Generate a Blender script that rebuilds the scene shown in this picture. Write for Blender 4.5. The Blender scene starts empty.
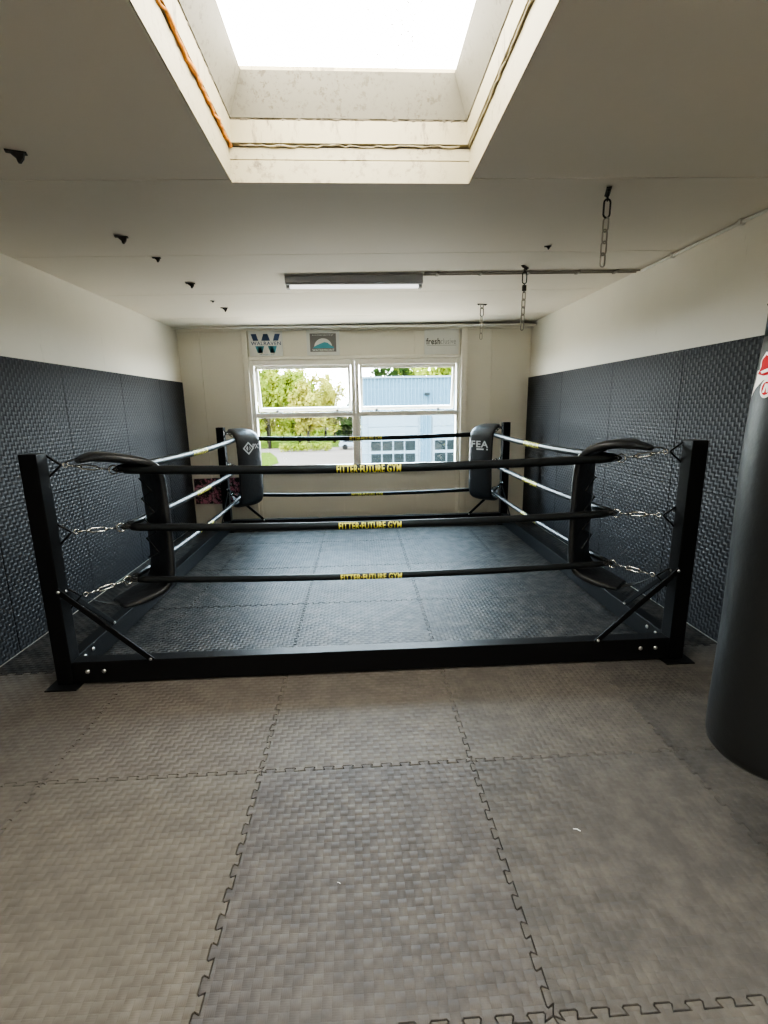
import bpy, bmesh, math, random
from mathutils import Vector, Matrix
from mathutils.geometry import delaunay_2d_cdt
random.seed(7)
SC = bpy.context.scene
COL = SC.collection
PI = math.pi

# ------------------------------------------------------------------ helpers
def link(o, parent=None):
    COL.objects.link(o)
    if parent is not None: o.parent = parent
    return o

def tag(o, label=None, cat=None, group=None, kind=None):
    if label: o['label'] = label
    if cat: o['category'] = cat
    if group: o['group'] = group
    if kind: o['kind'] = kind
    return o

def empty(name, loc=(0, 0, 0), parent=None):
    o = bpy.data.objects.new(name, None)
    o.empty_display_size = .05
    o.location = loc
    return link(o, parent)

class MB:
    """collects geometry of ONE mesh; coordinates are world, build() subtracts the origin of the thing"""
    def __init__(s): s.bm = bmesh.new()
    def box(s, a, b, bev=0, seg=2):
        t = bmesh.new()
        bmesh.ops.create_cube(t, size=1)
        for v in t.verts:
            v.co = Vector([(a[i] + b[i]) / 2 + v.co[i] * (b[i] - a[i]) for i in range(3)])
        if bev: bmesh.ops.bevel(t, geom=t.edges[:], offset=bev, segments=seg, affect='EDGES', profile=.5)
        return s.take(t)
    def take(s, t, mtx=None):
        if mtx is not None: bmesh.ops.transform(t, matrix=mtx, verts=t.verts[:])
        m = bpy.data.meshes.new('tmp'); t.to_mesh(m); t.free()
        s.bm.from_mesh(m); bpy.data.meshes.remove(m); return s
    def obox(s, c, ax, size, bev=0):
        """box with axes ax (3 unit vectors), full sizes"""
        t = bmesh.new(); bmesh.ops.create_cube(t, size=1)
        for v in t.verts: v.co = Vector([v.co[i] * size[i] for i in range(3)])
        if bev: bmesh.ops.bevel(t, geom=t.edges[:], offset=bev, segments=2, affect='EDGES', profile=.5)
        M = Matrix([[ax[0][i], ax[1][i], ax[2][i]] for i in range(3)]).to_4x4()
        M.translation = Vector(c)
        return s.take(t, M)
    def tube(s, pts, r, seg=10, cap=True, closed=False, squash=None):
        pts = [Vector(p) for p in pts]; n = len(pts)
        rr = r if isinstance(r, (list, tuple)) else [r] * n
        rings = []; prev = None
        for i, p in enumerate(pts):
            if closed: d = pts[(i + 1) % n] - pts[i - 1]
            else: d = pts[min(i + 1, n - 1)] - pts[max(i - 1, 0)]
            d.normalize()
            if prev is None:
                up = Vector((0, 0, 1)) if abs(d.z) < .9 else Vector((1, 0, 0))
                u = d.cross(up).normalized()
            else:
                u = (prev - d * prev.dot(d)).normalized()
            prev = u; w = d.cross(u)
            rings.append([s.bm.verts.new(p + (u * math.cos(2 * PI * k / seg) + w * math.sin(2 * PI * k / seg)) * rr[i]) for k in range(seg)])
        m = n if closed else n - 1
        for i in range(m):
            A, B = rings[i], rings[(i + 1) % n]
            for k in range(seg):
                f = s.bm.faces.new((A[k], A[(k + 1) % seg], B[(k + 1) % seg], B[k])); f.smooth = True
        if cap and not closed:
            s.bm.faces.new(rings[0][::-1]); s.bm.faces.new(rings[-1])
        return s
    def lathe(s, prof, c, seg=32, axis=Vector((0, 0, 1))):
        q = Vector((0, 0, 1)).rotation_difference(Vector(axis)); c = Vector(c)
        rings = []
        for r, z in prof:
            rings.append([s.bm.verts.new(c + q @ Vector((r * math.cos(2 * PI * k / seg), r * math.sin(2 * PI * k / seg), z))) for k in range(seg)])
        for A, B in zip(rings, rings[1:]):
            for k in range(seg):
                f = s.bm.faces.new((A[k], A[(k + 1) % seg], B[(k + 1) % seg], B[k])); f.smooth = True
        s.bm.faces.new(rings[0][::-1]); s.bm.faces.new(rings[-1])
        return s
    def quad(s, *p):
        s.bm.faces.new([s.bm.verts.new(Vector(x)) for x in p]); return s
    def build(s, name, mat, parent=None, origin=None, loc=None):
        """origin: world point that becomes the object's origin; with a parent, the parent's location"""
        o0 = Vector((0, 0, 0))
        if parent is not None:
            o0 = Vector(parent.location)
            if parent.parent is not None: o0 = o0 + Vector(parent.parent.location)
        elif origin is not None: o0 = Vector(origin)
        for v in s.bm.verts: v.co -= o0
        bmesh.ops.recalc_face_normals(s.bm, faces=s.bm.faces[:]) if not getattr(s, 'norec', False) else None
        me = bpy.data.meshes.new(name); s.bm.to_mesh(me); s.bm.free()
        o = bpy.data.objects.new(name, me)
        if mat is not None: me.materials.append(mat)
        if parent is None: o.location = o0
        return link(o, parent)

def structure(name, mb, mat, origin=None):
    return tag(mb.build(name, mat, None, origin), kind='structure')

# ------------------------------------------------------------------ materials
def new_mat(name):
    m = bpy.data.materials.new(name); m.use_nodes = True
    nt = m.node_tree; nt.nodes.clear()
    out = nt.nodes.new('ShaderNodeOutputMaterial')
    return m, nt, out

class NT:
    def __init__(s, nt): s.nt = nt
    def n(s, t, **k):
        x = s.nt.nodes.new(t)
        for a, v in k.items(): setattr(x, a, v)
        return x
    def l(s, a, b): s.nt.links.new(a, b)
    def m(s, op, a, b=None, c=None):
        x = s.n('ShaderNodeMath', operation=op)
        for i, v in enumerate((a, b, c)):
            if v is None: continue
            if isinstance(v, (int, float)): x.inputs[i].default_value = v
            else: s.l(v, x.inputs[i])
        return x.outputs[0]
    def mix(s, f, a, b):
        x = s.n('ShaderNodeMix', data_type='RGBA')
        for i, v in ((0, f), (6, a), (7, b)):
            if isinstance(v, (int, float)): x.inputs[i].default_value = v
            elif isinstance(v, tuple): x.inputs[i].default_value = (*v[:3], 1)
            else: s.l(v, x.inputs[i])
        return x.outputs[2]
    def noise(s, vec, scale, detail=4, rough=.55):
        x = s.n('ShaderNodeTexNoise'); x.inputs['Scale'].default_value = scale
        x.inputs['Detail'].default_value = detail; x.inputs['Roughness'].default_value = rough
        if vec is not None: s.l(vec, x.inputs['Vector'])
        return x.outputs[0]
    def ramp(s, f, a, b, lo=0., hi=1.):
        x = s.n('ShaderNodeMapRange'); x.inputs[1].default_value = a; x.inputs[2].default_value = b
        x.inputs[3].default_value = lo; x.inputs[4].default_value = hi; s.l(f, x.inputs[0]); return x.outputs[0]

def principled(N, out, col, rough, metal=0, spec=.5, coat=0):
    b = N.n('ShaderNodeBsdfPrincipled')
    for k, v in (('Base Color', col), ('Roughness', rough), ('Metallic', metal), ('Specular IOR Level', spec), ('Coat Weight', coat)):
        if isinstance(v, (int, float)): b.inputs[k].default_value = v
        elif isinstance(v, tuple): b.inputs[k].default_value = (*v[:3], 1)
        else: N.l(v, b.inputs[k])
    N.l(b.outputs[0], out.inputs[0]); return b

def simple(name, col, rough=.5, metal=0, spec=.5, var=.12, scale=6, bump=0, bscale=60, coat=0):
    m, nt, out = new_mat(name); N = NT(nt)
    pos = N.n('ShaderNodeNewGeometry').outputs['Position']
    f = N.noise(pos, scale)
    c = N.mix(f, tuple(x * (1 - var) for x in col), tuple(min(1, x * (1 + var)) for x in col))
    b = principled(N, out, c, rough, metal, spec, coat)
    if bump:
        bp = N.n('ShaderNodeBump'); bp.inputs['Distance'].default_value = bump; bp.inputs['Strength'].default_value = 1
        N.l(N.noise(pos, bscale, 5), bp.inputs['Height']); N.l(bp.outputs[0], b.inputs['Normal'])
    return m

CELL = .03
def weave(name, axes, col, rough, amp=.0026, tint=True, dust=.0, spec=.5):
    """EVA mat with a basket weave relief: strands alternate direction cell by cell, fine ribs along each"""
    m, nt, out = new_mat(name); N = NT(nt)
    pos = N.n('ShaderNodeNewGeometry').outputs['Position']
    sp = N.n('ShaderNodeSeparateXYZ'); N.l(pos, sp.inputs[0])
    u = N.m('DIVIDE', sp.outputs[axes[0]], CELL); v = N.m('DIVIDE', sp.outputs[axes[1]], CELL)
    fu, fv = N.m('FRACT', u), N.m('FRACT', v)
    c = N.m('FLOORED_MODULO', N.m('ADD', N.m('FLOOR', u), N.m('FLOOR', v)), 2)
    def strand(a, b):
        arch = N.m('SINE', N.m('MULTIPLY', a, PI))
        rib = N.m('ABSOLUTE', N.m('SINE', N.m('MULTIPLY', b, 5 * PI)))
        return N.m('ADD', arch, N.m('MULTIPLY', rib, .07))
    A, B = strand(fu, fv), strand(fv, fu)
    mx = N.n('ShaderNodeMix'); N.l(c, mx.inputs[0]); N.l(A, mx.inputs[2]); N.l(B, mx.inputs[3])
    h = mx.outputs[0]
    big = N.noise(pos, 1.6, 5, .6); fine = N.noise(pos, 9, 6, .65)
    base = N.mix(big, tuple(x * .86 for x in col), tuple(x * 1.14 for x in col))
    if tint:
        oi = N.n('ShaderNodeObjectInfo')
        mm = N.n('ShaderNodeMix', data_type='RGBA', blend_type='MULTIPLY'); mm.inputs[0].default_value = 1
        N.l(base, mm.inputs[6]); N.l(oi.outputs['Color'], mm.inputs[7]); base = mm.outputs[2]
    # dust and scuffs lying in broad worn patches
    if dust:
        d = N.m('MULTIPLY', N.ramp(fine, .42, .75), dust)
        base = N.mix(d, base, (.27, .24, .2))
    # colour slightly darker in the deeper joints between strands
    base = N.mix(N.ramp(h, .0, .12, .10, 0), base, tuple(x * .35 for x in col))
    r = N.m('ADD', N.m('MULTIPLY', big, .14), rough - .07)
    b = principled(N, out, base, r, 0, spec)
    bp = N.n('ShaderNodeBump'); bp.inputs['Distance'].default_value = amp
    # the relief is worn flat in patches
    N.l(N.ramp(N.noise(pos, 1.1, 4, .6), .38, .62, .5 if dust else .75, 1.0), bp.inputs['Strength'])
    N.l(h, bp.inputs['Height']); N.l(bp.outputs[0], b.inputs['Normal'])
    return m

def plaster(name, col, marks=.0, rough=.75, axes=(1, 2), wear=.1):
    m, nt, out = new_mat(name); N = NT(nt)
    pos = N.n('ShaderNodeNewGeometry').outputs['Position']
    f = N.noise(pos, 1.3, 6, .6)
    c = N.mix(f, tuple(x * (1 - wear) for x in col), tuple(min(1, x * (1 + wear * .4)) for x in col))
    if marks:
        mp = N.n('ShaderNodeMapping'); mp.inputs['Scale'].default_value = (1, 6, .9); N.l(pos, mp.inputs[0])
        g = N.ramp(N.noise(mp.outputs[0], 2.2, 6, .7), .64, .72)
        g2 = N.ramp(N.noise(pos, 2, 2), .45, .6)
        c = N.mix(N.m('MULTIPLY', N.m('MULTIPLY', g, g2), marks), c, tuple(x * .55 for x in col))
    b = principled(N, out, c, rough, 0, .3)
    bp = N.n('ShaderNodeBump'); bp.inputs['Distance'].default_value = .004; bp.inputs['Strength'].default_value = .35
    N.l(N.noise(pos, 14, 6), bp.inputs['Height']); N.l(bp.outputs[0], b.inputs['Normal'])
    return m

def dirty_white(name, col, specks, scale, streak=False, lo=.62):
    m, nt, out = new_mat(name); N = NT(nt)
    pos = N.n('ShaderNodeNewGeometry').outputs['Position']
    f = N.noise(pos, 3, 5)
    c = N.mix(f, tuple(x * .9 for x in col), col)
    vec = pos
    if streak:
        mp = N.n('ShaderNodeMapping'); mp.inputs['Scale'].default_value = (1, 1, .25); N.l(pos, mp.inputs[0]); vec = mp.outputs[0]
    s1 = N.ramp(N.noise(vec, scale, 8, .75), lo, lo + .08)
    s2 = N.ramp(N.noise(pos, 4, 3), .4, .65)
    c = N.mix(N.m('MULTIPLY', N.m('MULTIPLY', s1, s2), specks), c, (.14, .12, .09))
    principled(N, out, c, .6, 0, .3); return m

M = {}
M['mat_floor'] = weave('eva mat floor', (0, 1), (.095, .09, .085), .55, amp=.0032, dust=.30, spec=.22)
M['mat_wall'] = weave('eva mat wall', (1, 2), (.026, .0265, .029), .50, amp=.0046, dust=0, spec=.14)
M['under'] = simple('floor slab', (.04, .04, .04), .8)
M['wall_side'] = plaster('side wall paint', (.86, .82, .73), marks=.5)
M['wall_back'] = plaster('back wall boards', (.80, .77, .68), rough=.6, wear=.06)
M['ceiling'] = plaster('ceiling boards', (.80, .75, .67), rough=.65, wear=.06)
M['trim'] = simple('painted timber', (.82, .79, .70), .45, var=.05)
M['upvc'] = simple('window frame paint', (.84, .82, .74), .35, var=.04)
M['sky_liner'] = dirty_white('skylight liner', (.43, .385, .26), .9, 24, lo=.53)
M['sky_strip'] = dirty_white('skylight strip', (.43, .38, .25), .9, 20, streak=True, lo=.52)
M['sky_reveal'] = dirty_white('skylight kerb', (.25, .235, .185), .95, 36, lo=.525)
M['black_steel'] = simple('black powder coat', (.007, .007, .0075), .42, 0, .16, bump=.0004, bscale=300)
M['bolt'] = simple('zinc bolt', (.62, .62, .6), .3, 1)
M['chrome'] = simple('galvanised', (.78, .78, .76), .22, 1)
M['sleeve'] = simple('black rope sleeve', (.016, .0165, .017), .36, 0, .16, bump=.0012, bscale=55)
M['sleeve'].node_tree.nodes['Principled BSDF'].inputs['Specular Tint'].default_value = (.62, .86, 1, 1)  # blue of the reflected sky put into the specular tint
M['pad'] = simple('black pad vinyl', (.014, .015, .017), .36, 0, .6, bump=.006, bscale=16)
M['strap'] = simple('black webbing', (.014, .014, .014), .7)
M['yellow'] = simple('yellow print', (.80, .74, .10), .5)
M['silver'] = simple('pale print', (.60, .62, .62), .45)
M['dark_iron'] = simple('dark iron', (.035, .03, .026), .5, .6)
M['old_chain'] = simple('dull chain', (.38, .36, .32), .30, 1)
M['lamp_body'] = simple('grey batten body', (.34, .34, .35), .4)
M['cable'] = simple('grey cable', (.30, .28, .25), .6)
M['cable_white'] = simple('painted pipe', (.68, .66, .61), .5)
M['vinyl_bag'] = simple('bag vinyl', (.010, .011, .0115), .46, 0, .45, bump=.004, bscale=9)
M['bag_band'] = simple('bag collar', (.008, .008, .008), .5)
M['red'] = simple('red print', (.40, .006, .012), .55, spec=.1)
M['white_print'] = simple('white print', (.78, .76, .74), .45)
M['foam'] = simple('orange sealant foam', (.62, .25, .05), .9, bump=.01, bscale=40, var=.35, scale=25)
M['gap'] = simple('shadow gap dirt', (.16, .14, .10), .9)
M['handle'] = simple('bronze stay', (.12, .10, .08), .4, .7)
M['sign_white'] = simple('sign board white', (.70, .71, .68), .5, var=.03)
M['navy'] = simple('navy print', (.035, .07, .16), .5)
M['teal'] = simple('teal print', (.05, .24, .32), .5)
M['sign_grey'] = simple('sign grey', (.17, .16, .16), .5)
M['wave'] = simple('wave blue', (.07, .33, .42), .5)
M['ink'] = simple('black ink', (.02, .02, .022), .5)
M['ink_soft'] = simple('grey ink', (.28, .29, .29), .5)
M['scrap'] = simple('paper', (.8, .8, .78), .7)

# diffuse acrylic over the tube
m, nt, out = new_mat('white tube'); N = NT(nt)
b = principled(N, out, (.85, .85, .85), .25); b.inputs['Emission Color'].default_value = (1, 1, 1, 1); b.inputs['Emission Strength'].default_value = 1.1
M['tube'] = m
# clear glazing: thin, mostly transparent
m, nt, out = new_mat('window glass'); N = NT(nt)
tr = N.n('ShaderNodeBsdfTransparent'); tr.inputs[0].default_value = (.95, .97, .96, 1)
gl = N.n('ShaderNodeBsdfGlossy'); gl.inputs['Roughness'].default_value = .03
mx = N.n('ShaderNodeMixShader'); mx.inputs[0].default_value = .06
N.l(tr.outputs[0], mx.inputs[1]); N.l(gl.outputs[0], mx.inputs[2]); N.l(mx.outputs[0], out.inputs[0])
M['glass'] = m
# opal roof light: daylight scattered through the sheet, dirt lying on it
def opal(name, strength):
    m, nt, out = new_mat(name); N = NT(nt)
    pos = N.n('ShaderNodeNewGeometry').outputs['Position']
    d = N.m('MULTIPLY', N.ramp(N.noise(pos, 55, 9, .8), .535, .575), N.ramp(N.noise(pos, 2.2, 3), .42, .56))
    em = N.n('ShaderNodeEmission'); N.l(N.mix(d, (1, .965, .88), (.012, .011, .01)), em.inputs[0]); em.inputs[1].default_value = strength
    N.l(em.outputs[0], out.inputs[0]); return m
M['opal'] = opal('opal rooflight', 14); M['opal_fill'] = opal('opal fill rooflight', 21)  # the stronger glow is for the added roof light out of view
# graffiti cloth
m, nt, out = new_mat('graffiti print'); N = NT(nt)
pos = N.n('ShaderNodeNewGeometry').outputs['Position']
v1 = N.n('ShaderNodeTexVoronoi', feature='DISTANCE_TO_EDGE'); v1.inputs['Scale'].default_value = 13; N.l(pos, v1.inputs[0])
n1 = N.noise(pos, 9, 5, .7)
c = N.mix(N.ramp(n1, .47, .53), (.008, .008, .011), (.55, .20, .30))
c = N.mix(N.ramp(v1.outputs[0], .03, .06, 1, 0), c, (.012, .012, .014))
c = N.mix(N.ramp(N.noise(pos, 21, 4), .6, .66), c, (.42, .34, .38))
principled(N, out, c, .6); M['graffiti'] = m

def leafy(name, a, b_):
    m, nt, out = new_mat(name); N = NT(nt)
    pos = N.n('ShaderNodeNewGeometry').outputs['Position']
    c = N.mix(N.ramp(N.noise(pos, .7, 6, .7), .35, .65), a, b_)
    d = N.n('ShaderNodeBsdfDiffuse'); t = N.n('ShaderNodeBsdfTranslucent'); mx = N.n('ShaderNodeMixShader'); mx.inputs[0].default_value = .4
    N.l(c, d.inputs[0]); N.l(c, t.inputs[0]); N.l(d.outputs[0], mx.inputs[1]); N.l(t.outputs[0], mx.inputs[2]); N.l(mx.outputs[0], out.inputs[0])
    return m
M['leaf_a'] = leafy('spring leaves', (.062, .085, .008), (.15, .15, .018))
M['leaf_b'] = leafy('yellow leaves', (.11, .105, .014), (.20, .165, .032))
M['leaf_c'] = leafy('deep leaves', (0.0055, 0.0122, 0.0029), (0.0170, 0.0252, 0.0055))
M['grass'] = simple('lawn', (.026, .034, .0045), .9, var=.3, scale=.6, spec=0)
M['paving'] = simple('pink paving', (.062, .047, .037), .9, var=.1, scale=.5, spec=0)
M['bark'] = simple('bark', (0.0193, 0.0159, 0.0104), .9, spec=0)
M['blue_clad'] = simple('pale blue cladding', (.030, .054, .070), .5, var=.03, spec=0)
M['door_pale'] = simple('pale door panel', (.056, .074, .084), .5, var=.03, spec=0)
M['door_glass'] = simple('door glazing', (.006, .0075, .0075), .5, var=.5, scale=3, spec=0)
M['car_paint'] = simple('white car paint', (.10, .108, .12), .5, var=.02, spec=0)
M['car_glass'] = simple('car glass', (0.0036, 0.0043, 0.0061), .1, spec=0)
M['rubber'] = simple('tyre', (0.0034, 0.0034, 0.0034), .8, spec=0)
M['lamp_dark'] = simple('outside lamp', (0.0074, 0.0096, 0.0104), .5, spec=0)

# ------------------------------------------------------------------ text
def text_bm(body, width, height, bold=0., cuts=0, spacing=1.08):
    cu = bpy.data.curves.new('txt', 'FONT'); cu.body = body; cu.size = 1; cu.offset = bold; cu.fill_mode = 'BOTH'; cu.space_character = spacing
    o = bpy.data.objects.new('txt', cu); COL.objects.link(o)
    dg = bpy.context.evaluated_depsgraph_get(); dg.update()
    me = bpy.data.meshes.new_from_object(o.evaluated_get(dg))
    bpy.data.objects.remove(o); bpy.data.curves.remove(cu)
    t = bmesh.new(); t.from_mesh(me); bpy.data.meshes.remove(me)
    xs = [v.co.x for v in t.verts]; ys = [v.co.y for v in t.verts]
    x0, x1, y0, y1 = min(xs), max(xs), min(ys), max(ys)
    for v in t.verts:
        v.co.x = ((v.co.x - x0) / (x1 - x0) - .5) * width
        v.co.y = ((v.co.y - y0) / (y1 - y0) - .5) * height
        v.co.z = 0
    for k in range(cuts):
        y = height * ((k + 1) / (cuts + 1) - .5)
        bmesh.ops.bisect_plane(t, geom=t.verts[:] + t.edges[:] + t.faces[:], plane_co=(0, y, 0), plane_no=(0, 1, 0))
    return t

def flat_text(mb, body, c, right, up, width, height, bold=0.):
    t = text_bm(body, width, height, bold)
    R, U = Vector(right), Vector(up); Nn = R.cross(U)
    Mx = Matrix([[R[i], U[i], Nn[i]] for i in range(3)]).to_4x4(); Mx.translation = Vector(c)
    mb.norec = True
    return mb.take(t, Mx)

# ------------------------------------------------------------------ room dimensions
XL, XR = -2.475, 2.515            # wall faces
YB, YF = 7.18, -2.6               # back (window) wall face, wall behind the photographer
ZC = 2.79
def zc(x): return ZC + .0083 * x
PADL, PADR = -2.455, 2.49         # faces of the wall mats

# ---- floor slab
structure('floor', MB().box((XL - .2, YF - .2, -.25), (XR + .2, YB + .2, -.0215)), M['under'])

# ---- side walls, back wall with window hole, front wall
structure('wall_left', MB().box((XL - .2, YF - .2, -.2), (XL, YB + .2, 3.0)), M['wall_side'])
structure('wall_right', MB().box((XR, YF - .2, -.2), (XR + .2, YB + .2, 3.0)), M['wall_side'])
structure('wall_front', MB().box((XL, YF - .2, -.02), (XR, YF, 2.75)), M['wall_side'])
WX0, WX1, WZ0, WZ1 = -1.51, 1.49, .80, 2.345
mb = MB()
def boards(x0, x1, z0, z1, seams):
    xs = [x0] + [s for s in seams if x0 < s < x1] + [x1]
    for a, b_ in zip(xs, xs[1:]):
        mb.box((a + .0025, YB, z0), (b_ - .0025, YB + .02, z1))
boards(XL, WX0, -.02, 2.76, [-2.17])
boards(WX1, XR, -.02, 2.82, [1.94])
boards(WX0, WX1, -.02, WZ0, [-.24, .83])
boards(WX0, WX1, WZ1, 2.785, [-.24, .83])
mb.box((XL, YB + .021, -.1), (WX0, YB + .2, 3)); mb.box((WX1, YB + .021, -.1), (XR, YB + .2, 3))
mb.box((WX0, YB + .021, -.1), (WX1, YB + .2, WZ0)); mb.box((WX0, YB + .021, WZ1), (WX1, YB + .2, 3))
structure('wall_back', mb, M['wall_back'])

# ---- ceiling: boards with shadow joints, hole for the roof light
SX, SY0, SY1 = .602, .95, 2.765
SV0, SV1 = -2.0, -.55
mb = MB()
joints = [YF, -.93, .29, 1.51, 2.735, 3.94, 5.165, 6.42, YB]
def cbox(x0, x1, y0, y1):
    if x1 - x0 > 0 and y1 - y0 > 0: mb.box((x0, y0, ZC), (x1, y1, ZC + .02))
for a, b_ in zip(joints, joints[1:]):
    cuts = sorted([a + .004, b_ - .004] + [y for y in (SV0 - .006, SV1 + .006, SY0 - .006, SY1 + .006) if a + .004 < y < b_ - .004])
    for y0, y1 in zip(cuts, cuts[1:]):
        ym = (y0 + y1) / 2
        if SV0 - .03 < ym < SV1 + .03 or SY0 - .03 < ym < SY1 + .03:
            cbox(XL, -SX - .006, y0, y1); cbox(SX + .006, XR, y0, y1)
        else: cbox(XL, XR, y0, y1)
for v in mb.bm.verts: v.co.z += .0083 * v.co.x
H = .028
mb.box((XL, YF, ZC + .045), (-SX - H, YB, ZC + .20)); mb.box((SX + H, YF, ZC + .045), (XR, YB, ZC + .20))
mb.box((-SX - H, YF, ZC + .045), (SX + H, SV0 - H, ZC + .20)); mb.box((-SX - H, SV1 + H, ZC + .045), (SX + H, SY0 - H, ZC + .20)); mb.box((-SX - H, SY1 + H, ZC + .045), (SX + H, YB, ZC + .20))
structure('ceiling', mb, M['ceiling'])
structure('trim_1', MB().box((XL, 6.98, 2.755), (XR, YB, 2.79 - .021)).box((XL, YB - .05, 2.735), (XR, YB, 2.755)), M['trim'])
for i, (a, b_) in enumerate(((-1.588, -1.512), (1.492, 1.577))):
    structure('trim_%d' % (i + 2), MB().box((a, YB - .055, -.0), (b_, YB, 2.735), .006), M['trim'])

# ---- roof lights: the one in view and an unseen copy added as fill light
def roof_light(num, SA, SB, pane):
    sk = tag(empty('window_%d' % num, (0, (SA + SB) / 2, ZC)), kind='structure')
    def ring(mb, h0, z0, h1, z1, t, S=None):
        """four-sided liner: inner half inset h (from opening edge), thickness t outward"""
        def rect(h, z): return [(-SX + h, SA + h, z), (SX - h, SA + h, z), (SX - h, SB - h, z), (-SX + h, SB - h, z)]
        i0, i1, o0, o1 = rect(h0, z0), rect(h1, z1), rect(-t, z0), rect(-t, z1)
        B = mb.bm; V = [[B.verts.new(p) for p in r] for r in (i0, i1, o1, o0)]
        for k in range(4):
            j = (k + 1) % 4
            for a in range(4):
                b2 = (a + 1) % 4
                B.faces.new((V[a][k], V[a][j], V[b2][j], V[b2][k]))
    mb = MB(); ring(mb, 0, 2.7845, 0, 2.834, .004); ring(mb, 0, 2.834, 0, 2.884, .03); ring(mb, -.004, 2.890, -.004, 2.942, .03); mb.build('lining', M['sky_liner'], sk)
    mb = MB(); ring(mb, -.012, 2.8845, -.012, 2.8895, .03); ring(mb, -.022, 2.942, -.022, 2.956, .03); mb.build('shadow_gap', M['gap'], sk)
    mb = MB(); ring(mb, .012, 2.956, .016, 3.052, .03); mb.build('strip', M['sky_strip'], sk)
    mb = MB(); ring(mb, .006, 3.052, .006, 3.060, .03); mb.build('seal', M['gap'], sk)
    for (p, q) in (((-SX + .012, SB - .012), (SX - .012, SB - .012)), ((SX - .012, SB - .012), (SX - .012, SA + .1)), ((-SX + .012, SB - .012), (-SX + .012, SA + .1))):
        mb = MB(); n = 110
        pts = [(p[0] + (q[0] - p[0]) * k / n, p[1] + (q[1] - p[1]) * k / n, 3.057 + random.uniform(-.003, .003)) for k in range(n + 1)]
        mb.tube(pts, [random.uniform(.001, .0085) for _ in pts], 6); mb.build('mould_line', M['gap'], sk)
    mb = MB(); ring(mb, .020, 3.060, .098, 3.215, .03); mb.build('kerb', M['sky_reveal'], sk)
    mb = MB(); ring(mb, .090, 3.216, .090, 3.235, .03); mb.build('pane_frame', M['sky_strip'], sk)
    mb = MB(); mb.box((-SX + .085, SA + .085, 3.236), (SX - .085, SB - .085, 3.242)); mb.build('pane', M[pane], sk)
    # orange sealant squeezed out along the left joint
    mb = MB(); pts = []
    for k in range(61):
        t = k / 60; pts.append((-SX + .005 + random.uniform(-.005, .004), SA + .05 + t * (SB - SA - .06), 2.950 + random.uniform(-.009, .006)))
    mb.tube(pts, [random.uniform(.005, .012) for _ in pts], 7); mb.build('sealant_bead', M['foam'], sk)
    mb = MB(); pts = []
    for k in range(41):
        t = k / 40; pts.append((SX - .004 + random.uniform(-.003, .003), SA + .05 + t * (SB - SA - .06), 2.949 + random.uniform(-.006, .004)))
    mb.tube(pts, [random.uniform(.002, .007) for _ in pts], 6)
    pts = [(-SX + .05 + k / 40 * (2 * SX - .1), SB - .003 + random.uniform(-.003, .003), 2.949 + random.uniform(-.006, .004)) for k in range(41)]
    mb.tube(pts, [random.uniform(.002, .006) for _ in pts], 6); mb.build('sealant_bead', M['sky_strip'], sk)
roof_light(3, SY0, SY1, 'opal')
roof_light(4, SV0, SV1, 'opal_fill')  # made-up roof light behind the camera, its glowing pane brightens the room

# ---- windows: two units, each a tilted top hung sash over a fixed pane
def window(n, x0, x1, hx):
    w = tag(empty('window_%d' % n, ((x0 + x1) / 2, YB + .04, WZ0)), kind='structure')
    D0, D1 = YB - .02, YB + .10
    mb = MB(); fw = .055
    mb.box((x0, D0, WZ0), (x0 + fw, D1, WZ1), .006); mb.box((x1 - fw, D0, WZ0), (x1, D1, WZ1), .006)
    mb.box((x0 + fw, D0, WZ1 - .075), (x1 - fw, D1, WZ1), .006); mb.box((x0 + fw, D0 + .012, WZ0), (x1 - fw, D1, WZ0 + .045), .006)
    mb.box((x0 + fw, D0 + .006, 1.545), (x1 - fw, D1, 1.615), .006)
    mb.build('window_frame', M['upvc'], w)
    mb = MB(); mb.box((x0 + fw, YB + .05, WZ0 + .045), (x1 - fw, YB + .056, 1.545)); mb.build('lower_pane', M['glass'], w)
    # sash, hinged at its head and pushed out at the foot
    a0, a1, zb, zt = x0 + fw + .008, x1 - fw - .008, 1.62, WZ1 - .08
    th = math.radians(13); hinge = Vector((0, YB + .035, zt))
    R = Matrix.Translation(hinge) @ Matrix.Rotation(th, 4, 'X') @ Matrix.Translation(-hinge)
    mb = MB(); s = .042
    for bx in (((a0, YB + .01, zb), (a0 + s, YB + .06, zt)), ((a1 - s, YB + .01, zb), (a1, YB + .06, zt)),
               ((a0 + s, YB + .01, zt - s), (a1 - s, YB + .06, zt)), ((a0 + s, YB + .01, zb), (a1 - s, YB + .06, zb + .05))): mb.box(*bx, .005)
    bmesh.ops.transform(mb.bm, matrix=R, verts=mb.bm.verts[:])
    sash = mb.build('sash', M['upvc'], w)
    mb = MB(); mb.box((a0 + s, YB + .032, zb + .05), (a1 - s, YB + .038, zt - s)); bmesh.ops.transform(mb.bm, matrix=R, verts=mb.bm.verts[:])
    mb.build('sash_pane', M['glass'], sash)
    for x in hx:
        mb = MB(); mb.box((x - .02, YB - .008, 1.618), (x + .02, YB + .012, 1.645), .004); mb.tube([(x, YB, 1.64), (x + .012, YB + .06, 1.665), (x + .02, YB + .15, 1.66)], .006, 8)
        mb.build('stay_handle', M['handle'], w)
    return w
window(1, WX0, -.03, (-1.16, -.30))
window(2, -.03 + .001, WX1, (.27, 1.17))
mb = MB(); mb.box((WX0 - .03, YB - .05, .765), (WX1 + .03, YB - .0005, .80), .006); structure('trim_4', mb, M['upvc'])
mb = MB(); mb.box((WX0, YB - .03, 2.346), (WX1, YB - .0005, 2.392), .005); structure('trim_5', mb, M['upvc'])
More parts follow.
